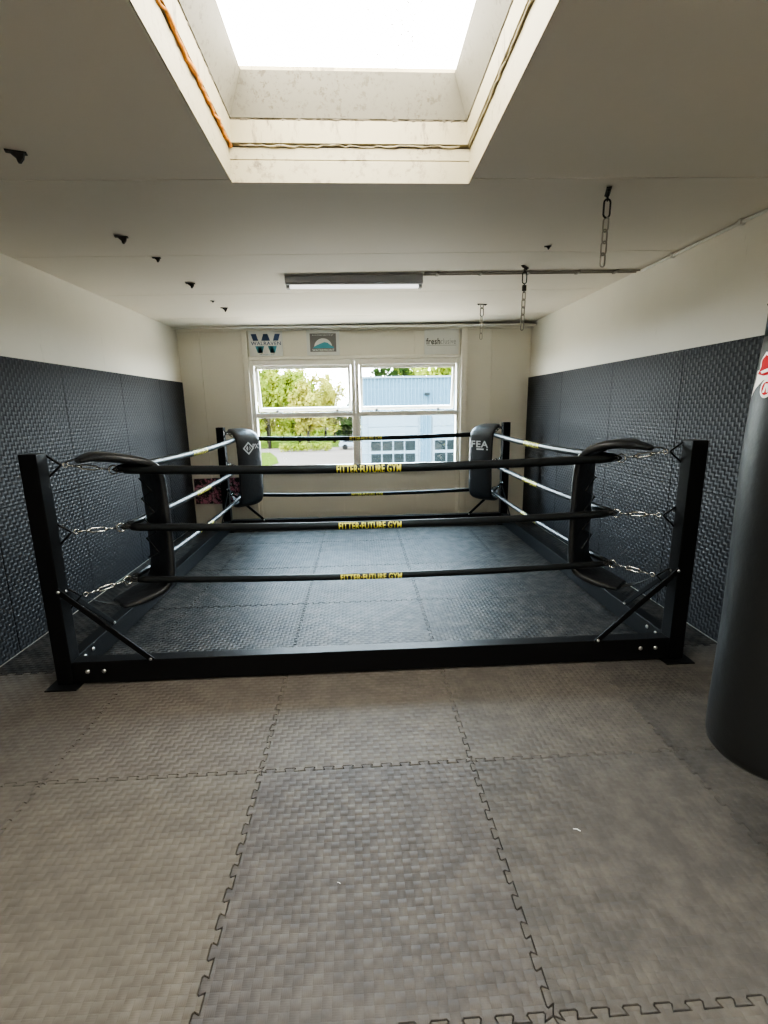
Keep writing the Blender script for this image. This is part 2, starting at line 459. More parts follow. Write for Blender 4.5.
mb = MB(); mb.box((WX0, YB - .012, .715), (WX1, YB - .0005, .764), .003); mb.box((WX0, YB - .012, .0), (WX0 + .05, YB - .0005, .714), .003); mb.box((WX1 - .05, YB - .012, 0), (WX1, YB - .0005, .714), .003)
structure('trim_6', mb, M['trim'])

# ------------------------------------------------------------------ floor mats with jigsaw edges
GX = [-2.452, -1.504, -.504, .496, 1.496, 2.487]
GY = [-.006, .994, 1.994, 2.994, 3.994, 4.994, 5.994, 7.174]
def teeth(p, q, n, d=.0105):
    """jigsaw polyline from p to q: dovetail tabs"""
    p, q = Vector(p), Vector(q); L = q - p; nrm = Vector((-L.y, L.x)).normalized()
    out = [p.copy()]
    for k in range(n):
        for f, o in ((.29, -1), (.215, .55), (.265, 1), (.735, 1), (.785, .55), (.71, -1)):
            ff = (k + f) / n
            out.append(p + L * ff + nrm * d * o)
    out.append(q.copy()); return out
EH, EV = {}, {}
for j, y in enumerate(GY):
    for i in range(5):
        a, b_ = (GX[i], y), (GX[i + 1], y); n = round((GX[i + 1] - GX[i]) * 11)
        EH[i, j] = teeth(a, b_, n) if 0 < j < 7 else [Vector(a), Vector(b_)]
for i, x in enumerate(GX):
    for j in range(7):
        a, b_ = (x, GY[j]), (x, GY[j + 1]); n = round((GY[j + 1] - GY[j]) * 11)
        EV[i, j] = teeth(a, b_, n) if 0 < i < 5 else [Vector(a), Vector(b_)]
def inset(poly, d):
    n = len(poly); out = []
    for i in range(n):
        a, b_, c = poly[i - 1], poly[i], poly[(i + 1) % n]
        e1 = (b_ - a).normalized(); e2 = (c - b_).normalized()
        n1 = Vector((-e1.y, e1.x)); n2 = Vector((-e2.y, e2.x)); m_ = n1 + n2
        m_ = m_ / max(.35, m_.length_squared) * 2
        out.append(b_ + m_ * d)
    return out
COLN = ['against the left wall', 'second from the left wall', 'in the middle column', 'second from the right wall', 'against the right wall']
ROWN = ['grey floor mat at the photo bottom edge, %s',
        'grey floor mat of the first full row before the ring, %s',
        'grey floor mat under the front ring rail, %s',
        'shade-tinted floor mat, first row behind the front ring rail, %s',
        'shade-tinted floor mat, second row behind the front ring rail, %s',
        'shade-tinted floor mat, third row behind the front ring rail, %s',
        'shade-tinted floor mat under the back ring rail, %s']
COLN = ['beside left wall', 'second from left wall', 'middle column', 'second from right wall', 'beside right wall']
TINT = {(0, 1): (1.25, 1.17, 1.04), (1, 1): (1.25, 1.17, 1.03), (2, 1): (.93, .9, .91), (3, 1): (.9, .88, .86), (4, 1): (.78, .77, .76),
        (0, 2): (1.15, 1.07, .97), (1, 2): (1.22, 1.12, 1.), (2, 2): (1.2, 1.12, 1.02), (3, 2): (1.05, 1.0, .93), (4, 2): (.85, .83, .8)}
for j in range(7):
    for i in range(5):
        poly = EH[i, j][:-1] + EV[i + 1, j][:-1] + EH[i, j + 1][::-1][:-1] + EV[i, j][::-1][:-1]
        g = .0014
        P0 = inset(poly, g); P1 = inset(poly, g + .0013)
        mb = MB(); B = mb.bm
        R0 = [B.verts.new((p.x, p.y, -.02)) for p in P0]; R1 = [B.verts.new((p.x, p.y, -.0025)) for p in P0]; R2 = [B.verts.new((p.x, p.y, 0)) for p in P1]
        n = len(poly)
        for A, C in ((R0, R1), (R1, R2)):
            for k in range(n): B.faces.new((A[k], A[(k + 1) % n], C[(k + 1) % n], C[k]))
        res = delaunay_2d_cdt([v.co.xy for v in R2], [], [list(range(n))], 1, 1e-6)
        for tri in res[2]:
            try: B.faces.new([(R2 + [None])[res[3][q][0]] for q in tri])
            except Exception: pass
        cx, cy = (GX[i] + GX[i + 1]) / 2, (GY[j] + GY[j + 1]) / 2
        o = mb.build('floor_mat', M['mat_floor'], None, (cx, cy, 0))
        tag(o, ROWN[j] % COLN[i], 'floor mat', 'interlocking floor mats')
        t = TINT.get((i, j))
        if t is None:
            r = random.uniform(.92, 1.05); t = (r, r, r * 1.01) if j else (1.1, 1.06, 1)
            if j > 2: t = tuple(x * .19 for x in (r, r, r * 1.04))  # rows behind the front rail: shade put into the mat colour
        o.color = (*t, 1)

# ------------------------------------------------------------------ wall mats
def wall_mats(face, back, edges, side):
    for r, (z0, z1) in enumerate(((.003, 1.028), (1.031, 2.058))):
        ne = len(edges) - 1
        for k in range(ne):
            mb = MB(); mb.box((min(face, back), edges[k] + .0015, z0), (max(face, back), edges[k + 1] - .0015, z1), .004)
            o = mb.build('wall_mat', M['mat_wall'], None, (back, (edges[k] + edges[k + 1]) / 2, z0))
            place = ['touching back wall', 'second from back wall', 'third from back wall', 'fourth from back wall', 'fifth from back wall', 'sixth from back wall'][ne - 1 - k]
            tag(o, 'dark foam mat on the %s wall, %s row, %s' % (side, ('lower', 'upper')[r], place), 'wall mat', 'foam mats on the %s wall' % side)
            c = random.uniform(.93, 1.07); o.color = (c, c, c, 1)
wall_mats(PADL, XL + .001, [1.26, 2.28, 3.30, 4.31, 5.34, 6.35, 7.175], 'left')
wall_mats(PADR, XR - .001, [1.64, 2.68, 3.72, 4.77, 5.97, 7.175], 'right')

# ------------------------------------------------------------------ boxing ring frame
RX0, RX1, RY0, RY1 = -1.9126, 2.0986, 2.8142, 6.7735
PW, PH = .10, 1.439
frame = tag(empty('boxing_ring', (.09, 4.79, 0)), 'black steel floor-standing boxing ring frame of four posts, low rails and braces', 'boxing ring frame')
def bolt(parent, p, axis, r=.011):
    mb = MB(); mb.lathe([(r * 1.25, 0), (r * 1.25, .002), (r, .003), (r, .006), (r * .7, .009)], p, 12, Vector(axis)); return mb.build('bolt', M['bolt'], parent)
RZ0, RZ1 = .012, .155
corners = [(RX0, RY0, 1, 1), (RX1, RY0, -1, 1), (RX0, RY1, 1, -1), (RX1, RY1, -1, -1)]
BRK = [1.362, .951, .54]
for (cx, cy, sx, sy) in corners:
    x0, x1 = sorted((cx, cx + sx * PW)); y0, y1 = sorted((cy, cy + sy * PW))
    mb = MB(); mb.box((x0, y0, .009), (x1, y1, PH), .005); post = mb.build('corner_post', M['black_steel'], frame)
    mb = MB(); mb.box((x0 - .045, y0 - .06, .0), (x1 + .045, y1 + .06, .0085), .002); mb.build('base_plate', M['black_steel'], post)
    ic = Vector((cx + sx * PW, cy + sy * PW, 0)); dg = Vector((sx, sy, 0)).normalized()
    for z in BRK:
        mb = MB(); b0 = ic - dg * .012
        mb.tube([b0 + Vector((0, 0, z + .068)), ic + dg * .056 + Vector((0, 0, z + .006)), ic + dg * .06 + Vector((0, 0, z)), ic + dg * .056 + Vector((0, 0, z - .006)), b0 + Vector((0, 0, z - .068))], .0062, 8)
        mb.build('rope_bracket', M['black_steel'], post)
# rails
def rail(a, b_):
    mb = MB(); mb.box((a[0], a[1], RZ0), (b_[0], b_[1], RZ1), .004); return mb.build('rail', M['black_steel'], frame)
rf = rail((RX0 + PW + .001, RY0 + .006), (RX1 - PW - .001, RY0 + .094))
rb = rail((RX0 + PW + .001, RY1 - .094), (RX1 - PW - .001, RY1 - .006))
rl = rail((RX0 + .006, RY0 + PW + .001), (RX0 + .094, RY1 - PW - .001))
rr = rail((RX1 - .094, RY0 + PW + .001), (RX1 - .006, RY1 - PW - .001))
for d in (.09, .19):
    bolt(rf, (RX0 + PW + d, RY0 + .006, .09), (0, -1, 0)); bolt(rf, (RX1 - PW - d, RY0 + .006, .09), (0, -1, 0))
    bolt(rl, (RX0 + .094, RY0 + PW + d - .028, .115), (1, 0, 0)); bolt(rr, (RX1 - .094, RY0 + PW + d - .028, .115), (-1, 0, 0))
    bolt(rb, (RX0 + PW + d, RY1 - .094, .09), (0, -1, 0)); bolt(rb, (RX1 - PW - d, RY1 - .094, .09), (0, -1, 0))
# diagonal braces: flat bars
def brace(a, b_, nrm, bolts=True):
    a, b_, nrm = Vector(a), Vector(b_), Vector(nrm); d = (b_ - a); L = d.length; d.normalize(); w = nrm.cross(d)
    mb = MB(); mb.obox((a + b_) / 2, (d, w, nrm), (L + .035, .034, .008), .0028)
    o = mb.build('brace', M['black_steel'], frame)
    if bolts:
        bolt(o, a + nrm * .0035, nrm, .008); bolt(o, b_ + nrm * .0035, nrm, .008)
for s, cx in ((1, RX0), (-1, RX1)):
    brace((cx + s * .102, RY0 - .0045, .622), (cx + s * .588, RY0 - .0045 , .166), (0, -1, 0))
    brace((cx + s * .088, RY1 - PW - .0045, .60), (cx + s * .56, RY1 - PW - .0045, .158), (0, -1, 0))
    # along the side rails, on the inner face
    xi = cx + s * (PW + .0045)
    brace((xi - s * .012 , RY0 + PW - .03, .60), (xi - s * .012, RY0 + .56, .165), (s, 0, 0))
    brace((xi - s * .012, RY1 - PW + .03, .60), (xi - s * .012, RY1 - .56, .165), (s, 0, 0))

# ------------------------------------------------------------------ ropes, turnbuckles, corner pads
RU = .355                                       # ring of each turnbuckle, in from the outer post corner along both axes
LV = ['top', 'middle', 'bottom']
ZR = [1.305, .925, .562]                        # rope height at the corner rings
SAG = [.030, .032, .032]
RAD = [.029, .0255, .0225]
CN = ['front left', 'front right', 'back left', 'back right']
def diag_pt(ci, u, z):
    cx, cy, sx, sy = corners[ci]; return Vector((cx + sx * u, cy + sy * u, z))
for ci in range(4):
    for li in range(3):
        a = diag_pt(ci, PW + .052, BRK[li]); e = diag_pt(ci, RU - .012, ZR[li]); d = (e - a).normalized(); L = (e - a).length
        w = d.cross(Vector((0, 0, 1))).normalized(); up = w.cross(d)
        t = tag(empty('turnbuckle', a), 'galvanised turnbuckle tying the %s rope ring to the %s post' % (LV[li], CN[ci]), 'turnbuckle', 'turnbuckles at the ring corners')
        mb = MB(); q = [a + d * .012 + (up * math.cos(x) + d * math.sin(x)) * .013 for x in [2 * PI * k / 14 for k in range(14)]]
        mb.tube(q, .0042, 7, closed=True); mb.tube([a + d * .024, a + d * (.33 * L)], .0048, 8); mb.build('eye_bolt', M['chrome'], t)
        mb = MB(); s0, s1 = a + d * (.31 * L), a + d * (.68 * L)
        for s in (-1, 1): mb.tube([s0 + up * .004 * s, s0 + d * .012 + up * .012 * s, s1 - d * .012 + up * .012 * s, s1 + up * .004 * s], .0048, 8)
        mb.lathe([(.009, -.012), (.009, .012)], s0, 10, d); mb.lathe([(.009, -.012), (.009, .012)], s1, 10, d); mb.build('barrel', M['chrome'], t)
        mb = MB(); mb.tube([s1, e - d * .02], .0048, 8); mb.build('hook_rod', M['chrome'], t)
        mb = MB(); q = [e + (up * math.cos(x) + d * math.sin(x)) * .027 for x in [2 * PI * k / 20 for k in range(20)]]
        mb.tube(q, .0048, 8, closed=True); mb.build('rope_ring', M['chrome'], t)

def rope(c0, c1, li, side, face, seed):
    """rope between the rings of two corners; face: direction the print looks"""
    rnd = random.Random(seed)
    A = diag_pt(c0, RU, ZR[li]); B = diag_pt(c1, RU, ZR[li]); D = (B - A); L = D.length; D.normalize()
    def P(t): return A + D * (L * t) - Vector((0, 0, SAG[li] * 4 * t * (1 - t)))
    r = RAD[li]
    top = tag(empty('ring_rope', P(.5)), '%s of the three black sleeved ropes along the %s of the ring' % (LV[li], side), 'ring rope', 'ring ropes with yellow print')
    mb = MB(); n = 64; t0, t1 = .016, .984
    ts = [t0 + (t1 - t0) * k / n for k in range(n + 1)]
    mb.tube([P(t) for t in ts], [r * (1 + rnd.uniform(-.018, .018)) * (.90 if k in (0, n) else 1) for k, t in enumerate(ts)], 20)
    mb.build('sleeve', M['sleeve'], top)
    for t, s in ((t0, 1), (t1, -1)):
        p = P(t); q = P(0 if s > 0 else 1)
        mb = MB(); mb.tube([p + D * s * .02 + Vector((0, 0, .008)), q + Vector((0, 0, .010)), q - D * s * .022, q + Vector((0, 0, -.010)), p + D * s * .02 + Vector((0, 0, -.008))], .0075, 8)
        mb.build('rope_loop', M['strap'], top)
    # print wrapped round the sleeve
    F = Vector(face); U = Vector((0, 0, 1)); R_ = U.cross(F) 
    C = P(.5) + Vector((0, 0, 0)) + (A - A)
    off = -.032 if side == 'front' else 0
    t = text_bm('FITTER·FUTURE GYM', .42, r * 2.05, .026, 7)
    rr = r * 1.035
    for v in t.verts:
        a = v.co.y / r; c = P(.5 + (v.co.x + off) * R_.dot(D) / L)
        v.co = c + (F * math.cos(a) + U * math.sin(a)) * rr
    mb = MB(); mb.norec = True; mb.take(t); mb.build('lettering', M['yellow'], top)
    return top
for li in range(3):
    rope(0, 1, li, 'front', (0, -1, 0), 10 + li)
    rope(2, 3, li, 'back', (0, -1, 0), 20 + li)
    rope(0, 2, li, 'left side', (1, 0, 0), 30 + li)
    rope(1, 3, li, 'right side', (-1, 0, 0), 40 + li)

# corner pads: bent cushions on the inner side of the ropes, ends folded back to the post
PROF = [(.215, 1.378, .045), (.28, 1.396, .085), (.335, 1.405, .125), (.40, 1.392, .150), (.455, 1.362, .163), (.492, 1.318, .167), (.508, 1.25, .168), (.514, 1.10, .168), (.516, .90, .168),
        (.514, .72, .168), (.510, .60, .168), (.500, .535, .167), (.472, .488, .165), (.42, .455, .155), (.35, .430, .13), (.29, .418, .10)]
PROF_LOW = [(.205, 1.378, .045), (.255, 1.396, .080), (.31, 1.392, .12), (.375, 1.374, .150), (.435, 1.352, .163), (.485, 1.318, .167)] + PROF[6:]
def catmull(P, m=4):
    out = []
    for i in range(len(P) - 1):
        p0, p1, p2, p3 = P[max(i - 1, 0)], P[i], P[i + 1], P[min(i + 2, len(P) - 1)]
        for k in range(m):
            t = k / m
            out.append(tuple(.5 * (2 * b + (c - a) * t + (2 * a - 5 * b + 4 * c - d) * t * t + (3 * b - a - 3 * c + d) * t ** 3) for a, b, c, d in zip(p0, p1, p2, p3)))
    out.append(P[-1]); return out
PADLAB = ['black padded corner cushion at the front left post, seen from behind', 'black padded corner cushion at the front right post, seen from behind',
          'black padded corner cushion at the back left post with a pale diamond emblem', 'black padded corner cushion at the back right post with pale block letters']
for ci in range(4):
    rnd = random.Random(90 + ci)
    cx, cy, sx, sy = corners[ci]; dg = Vector((sx, sy, 0)).normalized(); wd = dg.cross(Vector((0, 0, 1)))
    if (ci in (1, 2)): wd = wd
    top = tag(empty('corner_pad', diag_pt(ci, .51, .9)), PADLAB[ci], 'corner pad', 'corner pads of the ring')
    pr = catmull(PROF_LOW if ci == 0 else PROF, 4); th = .030
    ring_sec = []
    ns = 28
    mb = MB(); B = mb.bm; rings = []
    for i, (u, z, hw) in enumerate(pr):
        a = pr[max(i - 1, 0)]; b_ = pr[min(i + 1, len(pr) - 1)]
        tg = (diag_pt(ci, b_[0], b_[1]) - diag_pt(ci, a[0], a[1])).normalized()
        nm = tg.cross(wd).normalized()
        c = diag_pt(ci, u, z); tt = th * (min(1, .45 + .9 * min(i, len(pr) - 1 - i) / 9)); hw *= 1 + rnd.uniform(-.012, .012)
        sec = []
        for k in range(ns):
            an = 2 * PI * k / ns; co, si = math.cos(an), math.sin(an)
            x = math.copysign(abs(co) ** .42, co) * hw; y = math.copysign(abs(si) ** .7, si) * tt * (1 + rnd.uniform(-.05, .05))
            sec.append(B.verts.new(c + wd * x + nm * y))
        rings.append(sec)
    for A, C in zip(rings, rings[1:]):
        for k in range(ns):
            f = B.faces.new((A[k], A[(k + 1) % ns], C[(k + 1) % ns], C[k])); f.smooth = True
    B.faces.new(rings[0][::-1]); B.faces.new(rings[-1])
    mb.build('cushion', M['pad'], top)
    # webbing from both ends back to the post hooks, laces on the back of the cushion
    def strap(p, q, w0, w1, sag, name='strap'):
        mb = MB(); B = mb.bm; prev = None
        for k in range(9):
            t = k / 8; c = p.lerp(q, t) + Vector((0, 0, -sag * 4 * t * (1 - t))); w = w0 + (w1 - w0) * t
            cur = [B.verts.new(c + wd * w), B.verts.new(c - wd * w), B.verts.new(c - wd * w + Vector((0, 0, -.004))), B.verts.new(c + wd * w + Vector((0, 0, -.004)))]
            if prev:
                for j in range(4): B.faces.new((prev[j], prev[(j + 1) % 4], cur[(j + 1) % 4], cur[j]))
            else: B.faces.new(cur)
            prev = cur
        B.faces.new(prev[::-1]); return mb.build(name, M['strap'], top)
    strap(diag_pt(ci, .235, 1.378), diag_pt(ci, .158, BRK[0] + .014), .07, .012, -.012)
    strap(diag_pt(ci, .31, .418), diag_pt(ci, .165, BRK[2] - .02), .05, .010, .02)
    mb = MB(); q = []
    for k in range(9):
        z = 1.22 - k * .07; q.append(diag_pt(ci, .474, z) + wd * (.09 if k % 2 else -.09))
    mb.tube(q, .006, 6)
    mb.build('lace', M['strap'], top)
    if ci >= 2:
        # print on the face that looks into the ring
        rt = Vector((0, 0, 1)).cross(dg)      # right-hand direction for a reader inside the ring
        fc = diag_pt(ci, .512, 1.19) + dg * (th + .0035)
        up = Vector((0, 0, 1)); mb = MB()
        if ci == 2:
            mb.norec = True; c = fc - rt * .025
            def rhomb(w, h, w2, h2, cc):
                o_ = [cc + rt * x * w + up * y * h for x, y in ((1, 0), (0, 1), (-1, 0), (0, -1))]; i_ = [cc + rt * x * w2 + up * y * h2 for x, y in ((1, 0), (0, 1), (-1, 0), (0, -1))]
                for k in range(4): mb.quad(o_[k], o_[(k + 1) % 4], i_[(k + 1) % 4], i_[k])
            rhomb(.082, .082, .058, .058, c); mb.quad(c - rt * .036, c - rt * .010 + up * .034, c - rt * .004, c - rt * .010 - up * .034); mb.quad(c + rt * .010 + up * .030, c + rt * .034, c + rt * .010 - up * .030, c + rt * .018)
            flat_text(mb, 'PX', c + rt * .105 + up * .022, rt, up, .085, .06, .03)
            mb.build('emblem', M['silver'], top)['label'] = 'pale diamond emblem and letters'
        else:
            flat_text(mb, 'FEA', fc - up * .01, rt, up, .25, .085, .02); mb.norec = True
            c = fc - up * .075 + rt * .01
            mb.quad(c - rt * .055 - up * .010, c + rt * .05 - up * .010, c + rt * .05 + up * .010, c - rt * .055 + up * .010)
            mb.quad(c + rt * .09 - up * .010, c + rt * .112 - up * .010, c + rt * .112 + up * .010, c + rt * .09 + up * .010)
            mb.build('lettering', M['silver'], top)['label'] = 'pale block letters over a short bar'

# ------------------------------------------------------------------ ceiling fittings
# batten lamp
lamp = tag(empty('batten_lamp', (0, 4.63, ZC)), 'grey fluorescent batten lamp with white tube on the ceiling', 'ceiling lamp')
mb = MB(); B = mb.bm
sec = [(4.535, 2.7955), (4.535, 2.735), (4.548, 2.722), (4.575, 2.722), (4.595, 2.752), (4.665, 2.752), (4.685, 2.722), (4.712, 2.722), (4.725, 2.735), (4.725, 2.7955)]
A_ = [B.verts.new((-.6, y, z)) for y, z in sec]; C_ = [B.verts.new((.6, y, z)) for y, z in sec]
for k in range(len(sec)): B.faces.new((A_[k], A_[(k + 1) % len(sec)], C_[(k + 1) % len(sec)], C_[k]))
B.faces.new(A_); B.faces.new(C_[::-1]); mb.build('housing', M['lamp_body'], lamp)
mb = MB(); mb.tube([(-.568, 4.63, 2.722), (.568, 4.63, 2.722)], .019, 16); mb.build('tube', M['tube'], lamp)
for x in (-.585, .585):
    mb = MB(); mb.box((x - .014, 4.60, 2.70), (x + .014, 4.66, 2.7515), .003); mb.build('lamp_holder', M['lamp_body'], lamp)
# twin cable run from lamp to the right wall
cab = tag(empty('twin_cable', (.6, 4.49, ZC)), 'pair of thin cables clipped to the ceiling from lamp to right wall', 'cable')
for y in (4.462, 4.522):
    mb = MB(); mb.tube([(.602, y, zc(.6) - .008), (1.5, y, zc(1.5) - .008), (2.502, y, zc(2.5) - .008)], .007, 8); mb.build('cable_run', M['cable'], cab)
for x in (.72, 1.1, 1.52, 1.96, 2.3):
    mb = MB(); mb.box((x - .012, 4.448, zc(x) - .020), (x + .012, 4.536, zc(x) - .0015), .003); mb.build('clip', M['cable'], cab)
pipe = tag(empty('corner_pipe', (2.49, 3, ZC)), 'thin painted pipe clipped along the corner of right wall and ceiling', 'pipe')
mb = MB(); mb.tube([(2.495, -1.5, 2.788), (2.495, 1.5, 2.788), (2.495, 4.42, 2.788)], .011, 10); mb.build('pipe_run', M['cable_white'], pipe)
for y in (.6, 1.9, 2.6, 3.3, 4.0):
    mb = MB(); mb.box((2.478, y - .012, 2.772), (2.514, y + .012, 2.806), .003); mb.build('clip', M['cable_white'], pipe)

# hooks for bags
def hook_plate(x, y, ang, label, small=False, dangle=True):
    z = zc(x) - .0005
    t = tag(empty('ceiling_bracket', (x, y, z)), label, 'ceiling bracket', 'iron brackets bolted to the ceiling')
    s = .78 if small else 1
    d = Vector((math.cos(ang), math.sin(ang), 0)); w = Vector((-d.y, d.x, 0))
    mb = MB(); mb.obox((x, y, z - .004), (d, w, Vector((0, 0, 1))), (.15 * s, .034 * s, .007), .0015)
    for k in (-1, 1): mb.lathe([(.011 * s, 0), (.011 * s, .010 * s), (.006 * s, .014 * s)], Vector((x, y, z - .007)) + d * .052 * k * s, 8, (0, 0, -1))
    mb.build('plate', M['dark_iron'], t)
    if dangle:
        mb = MB(); n = 11; r = .022 * s
        pts = [Vector((x, y, z - .006)) + d * math.sin(-PI + 2 * PI * k / n * .0 ) * 0 for k in range(1)]
        arc = [Vector((x, y, z - .034 * s)) + d * (math.cos(a) * r) + Vector((0, 0, math.sin(a) * r * 1.35)) for a in [PI * .5 + 2 * PI * k / 14 for k in range(14)]]
        mb.tube(arc, .0058 * s, 7, closed=True); mb.build('eye', M['dark_iron'], t)
    return t
def hook_claw(x, y, ang, label, s=1.):
    """angled iron lug left without a chain"""
    z = zc(x) - .0005
    t = tag(empty('ceiling_bracket', (x, y, z)), label, 'ceiling bracket', 'iron brackets bolted to the ceiling')
    d = Vector((math.cos(ang), math.sin(ang), 0)); w = Vector((-d.y, d.x, 0)); p = Vector((x, y, z))
    mb = MB(); mb.obox(p - Vector((0, 0, .004)), (d, w, Vector((0, 0, 1))), (.13 * s, .042 * s, .007), .0015)
    mb.build('plate', M['dark_iron'], t)
    mb = MB()
    for k in (-1, 1):
        q = p + w * .011 * k * s
        bm_ = bmesh.new(); pr = [(-.045, -.0075), (.05, -.0075), (.042, -.040), (.020, -.070), (.004, -.070), (-.004, -.042)]
        f0 = [bm_.verts.new(q + d * a * s + Vector((0, 0, b_ * s)) - w * .0025) for a, b_ in pr]; f1 = [bm_.verts.new(q + d * a * s + Vector((0, 0, b_ * s)) + w * .0025) for a, b_ in pr]
        bm_.faces.new(f0); bm_.faces.new(f1[::-1])
        for i in range(len(pr)): bm_.faces.new((f0[i], f0[(i + 1) % len(pr)], f1[(i + 1) % len(pr)], f1[i]))
        mb.take(bm_)
    mb.tube([p + d * .014 * s + w * .018 * s - Vector((0, 0, .055 * s)), p + d * .014 * s - w * .018 * s - Vector((0, 0, .055 * s))], .006 * s, 8)
    mb.build('lug', M['dark_iron'], t)
    return t
hook_claw(-1.452, 2.46, .35, 'dark iron ceiling bracket nearest the camera on the left, at the photo edge', .62)
hook_claw(-1.50, 3.52, .2, 'dark iron ceiling bracket left of the roof light corner, second of the left row', 0.62)
hook_claw(-1.456, 3.97, .1, 'dark iron ceiling bracket hanging just beyond the second ceiling joint, left', 0.46)
hook_claw(-1.459, 4.72, .2, 'dark iron ceiling bracket left of the batten lamp', .62)
hook_claw(-1.475, 5.44, .2, 'tiny dark iron ceiling bracket, smallest of the left row', 0.31)
hook_claw(-1.449, 5.80, .2, 'dark iron ceiling bracket of the left row nearest the back wall', .62)
hook_claw(1.421, 3.80, -.3, 'small dark iron ceiling bracket without chain between two chained ones, right', 0.37)

def chain(x, y, ztop, zbot, label, ncar=1, lock=False, light=False):
    t = tag(empty('hanging_chain', (x, y, ztop)), label, 'chain', 'bag chains hanging from the ceiling')
    mt = M['old_chain']
    def stadium(c, hl, hw, ax, r):
        q = []
        for k in range(8): a = PI * k / 7; q.append(Vector(c) + ax * (math.cos(a) * hw) + Vector((0, 0, hl - hw + math.sin(a) * hw)))
        for k in range(8): a = PI + PI * k / 7; q.append(Vector(c) + ax * (math.cos(a) * hw) + Vector((0, 0, -hl + hw + math.sin(a) * hw)))
        return q
    z = ztop
    mb = MB(); mb.tube(stadium((x, y, z - .046), .046, .018, Vector((1, 0, 0)), 0), .0050, 8, closed=True)
    mb.build('snap_link', M['dark_iron'], t); z -= .095
    if lock:
        mb = MB(); mb.box((x - .017, y - .012, z - .055), (x + .017, y + .012, z - .008), .004); mb.tube([(x, y, z + .006), (x, y, z - .07)], .005, 8); mb.build('swivel', M['dark_iron'], t); z -= .062
    mb = MB(); k = 0; xx = x
    while z > zbot:
        ax = Vector((.95, .3, 0)) if k % 2 else Vector((.5, -.87, 0))
        mb.tube(stadium((xx, y, z - .032), .036, .0155, ax, 0), .0046, 8, closed=True); z -= .060; k += 1; xx -= .0012
    mb.build('links', mt, t); return t
hook_plate(1.399, 2.883, 1.2, 'iron plate on the ceiling right of the roof light, holding the nearest chain', True)
hook_plate(1.435, 4.333, .9, 'iron plate on the ceiling above the chain with a swivel', True)
hook_plate(1.448, 5.826, .25, 'iron plate on the ceiling nearest the back wall, with a short chain', True)
chain(1.399, 2.883, zc(1.4) - .042, 2.445, 'steel chain hanging from the ceiling right of the roof light, nearest one')
chain(1.435, 4.333, zc(1.4) - .042, 2.36, 'steel chain with dark swivel hanging by the twin cables', lock=True)
chain(1.448, 5.826, zc(1.4) - .042, 2.44, 'thin steel chain hanging near the back wall, right')

# punching bag
BX, BY, BR = 1.425, 1.43, .192
bag = tag(empty('punching_bag', (BX, BY, .42)), 'black punching bag with red and white print hanging at the right edge', 'punching bag')
mb = MB(); prof = [(.02, .432), (BR - .05, .432), (BR - .022, .440), (BR - .006, .458), (BR, .49)]
def bag_r(z): return BR + .004 * math.sin(z * 5) - max(0, z - 1.45) ** 1.5 * .055
zs = [.60, .75, .9, 1.05, 1.2, 1.35, 1.45, 1.53, 1.60, 1.67, 1.74, 1.80, 1.83]
prof += [(bag_r(z), z) for z in zs] + [(bag_r(1.858), 1.858)]
mb.lathe(prof, (BX, BY, 0), 64); mb.build('bag_body', M['vinyl_bag'], bag)
mb = MB(); mb.lathe([(BR - .014, 1.859), (BR - .015, 1.93), (BR - .030, 1.955), (.03, 1.965)], (BX, BY, 0), 64); mb.build('collar', M['bag_band'], bag)
for k in range(4):
    a = PI / 4 + k * PI / 2
    mb = MB(); p = Vector((BX + math.cos(a) * BR * .93, BY + math.sin(a) * BR * .93, 1.955)); q = Vector((BX + math.cos(a) * .012, BY + math.sin(a) * .012, 2.38)); w = Vector((-math.sin(a), math.cos(a), 0)); nn = (q - p).normalized().cross(w)
    mb.obox((p + q) / 2, ((q - p).normalized(), w, nn), ((q - p).length, .032, .006), .001); mb.build('strap', M['strap'], bag)
hook_plate(BX, BY, .6, 'iron plate on the ceiling above the punching bag', True)
chain(BX, BY, zc(BX) - .042, 2.41, 'steel chain above the punching bag, outside the top of the photo')
# print on the bag, wrapped on its surface
AZ0 = math.atan2(-.71, -.71) - math.radians(77)     # toward the left silhouette as seen from the room
def on_bag(s, z, lift=.0022):
    """s metres along the surface from the print's left end"""
    z += .010
    a = AZ0 + s / BR; r = bag_r(z) + lift
    return Vector((BX + math.cos(a) * r, BY + math.sin(a) * r, z))
def bag_poly(pts, lift, name, mat, cuts=12, lab=None):
    t = bmesh.new(); t.faces.new([t.verts.new((p[0], p[1], 0)) for p in pts])
    bmesh.ops.triangulate(t, faces=t.faces[:])
    xs = [p[0] for p in pts]; x0, x1 = min(xs), max(xs)
    for k in range(1, cuts): bmesh.ops.bisect_plane(t, geom=t.verts[:] + t.edges[:] + t.faces[:], plane_co=(x0 + (x1 - x0) * k / cuts, 0, 0), plane_no=(1, 0, 0))
    for v in t.verts: v.co = on_bag(v.co.x, v.co.y, lift)
    mb = MB(); mb.norec = True; mb.take(t); o = mb.build(name, mat, bag)
    if lab: o['label'] = lab
white = [(.0, 1.665), (.02, 1.72), (.016, 1.745), (.035, 1.748), (.03, 1.775), (.055, 1.80), (.075, 1.795), (.09, 1.835), (.115, 1.81), (.15, 1.845), (.19, 1.82), (.24, 1.84), (.26, 1.79), (.25, 1.74), (.20, 1.725), (.13, 1.722), (.07, 1.715), (.03, 1.69)]
bag_poly(white, .0015, 'print_outline', M['white_print'], 14, 'white outline of the print')
red = [(.03, 1.735), (.045, 1.755), (.042, 1.777), (.062, 1.790), (.082, 1.782), (.093, 1.822), (.115, 1.797), (.15, 1.832), (.19, 1.807), (.233, 1.826), (.25, 1.79), (.24, 1.75), (.20, 1.737), (.13, 1.735), (.07, 1.728)]
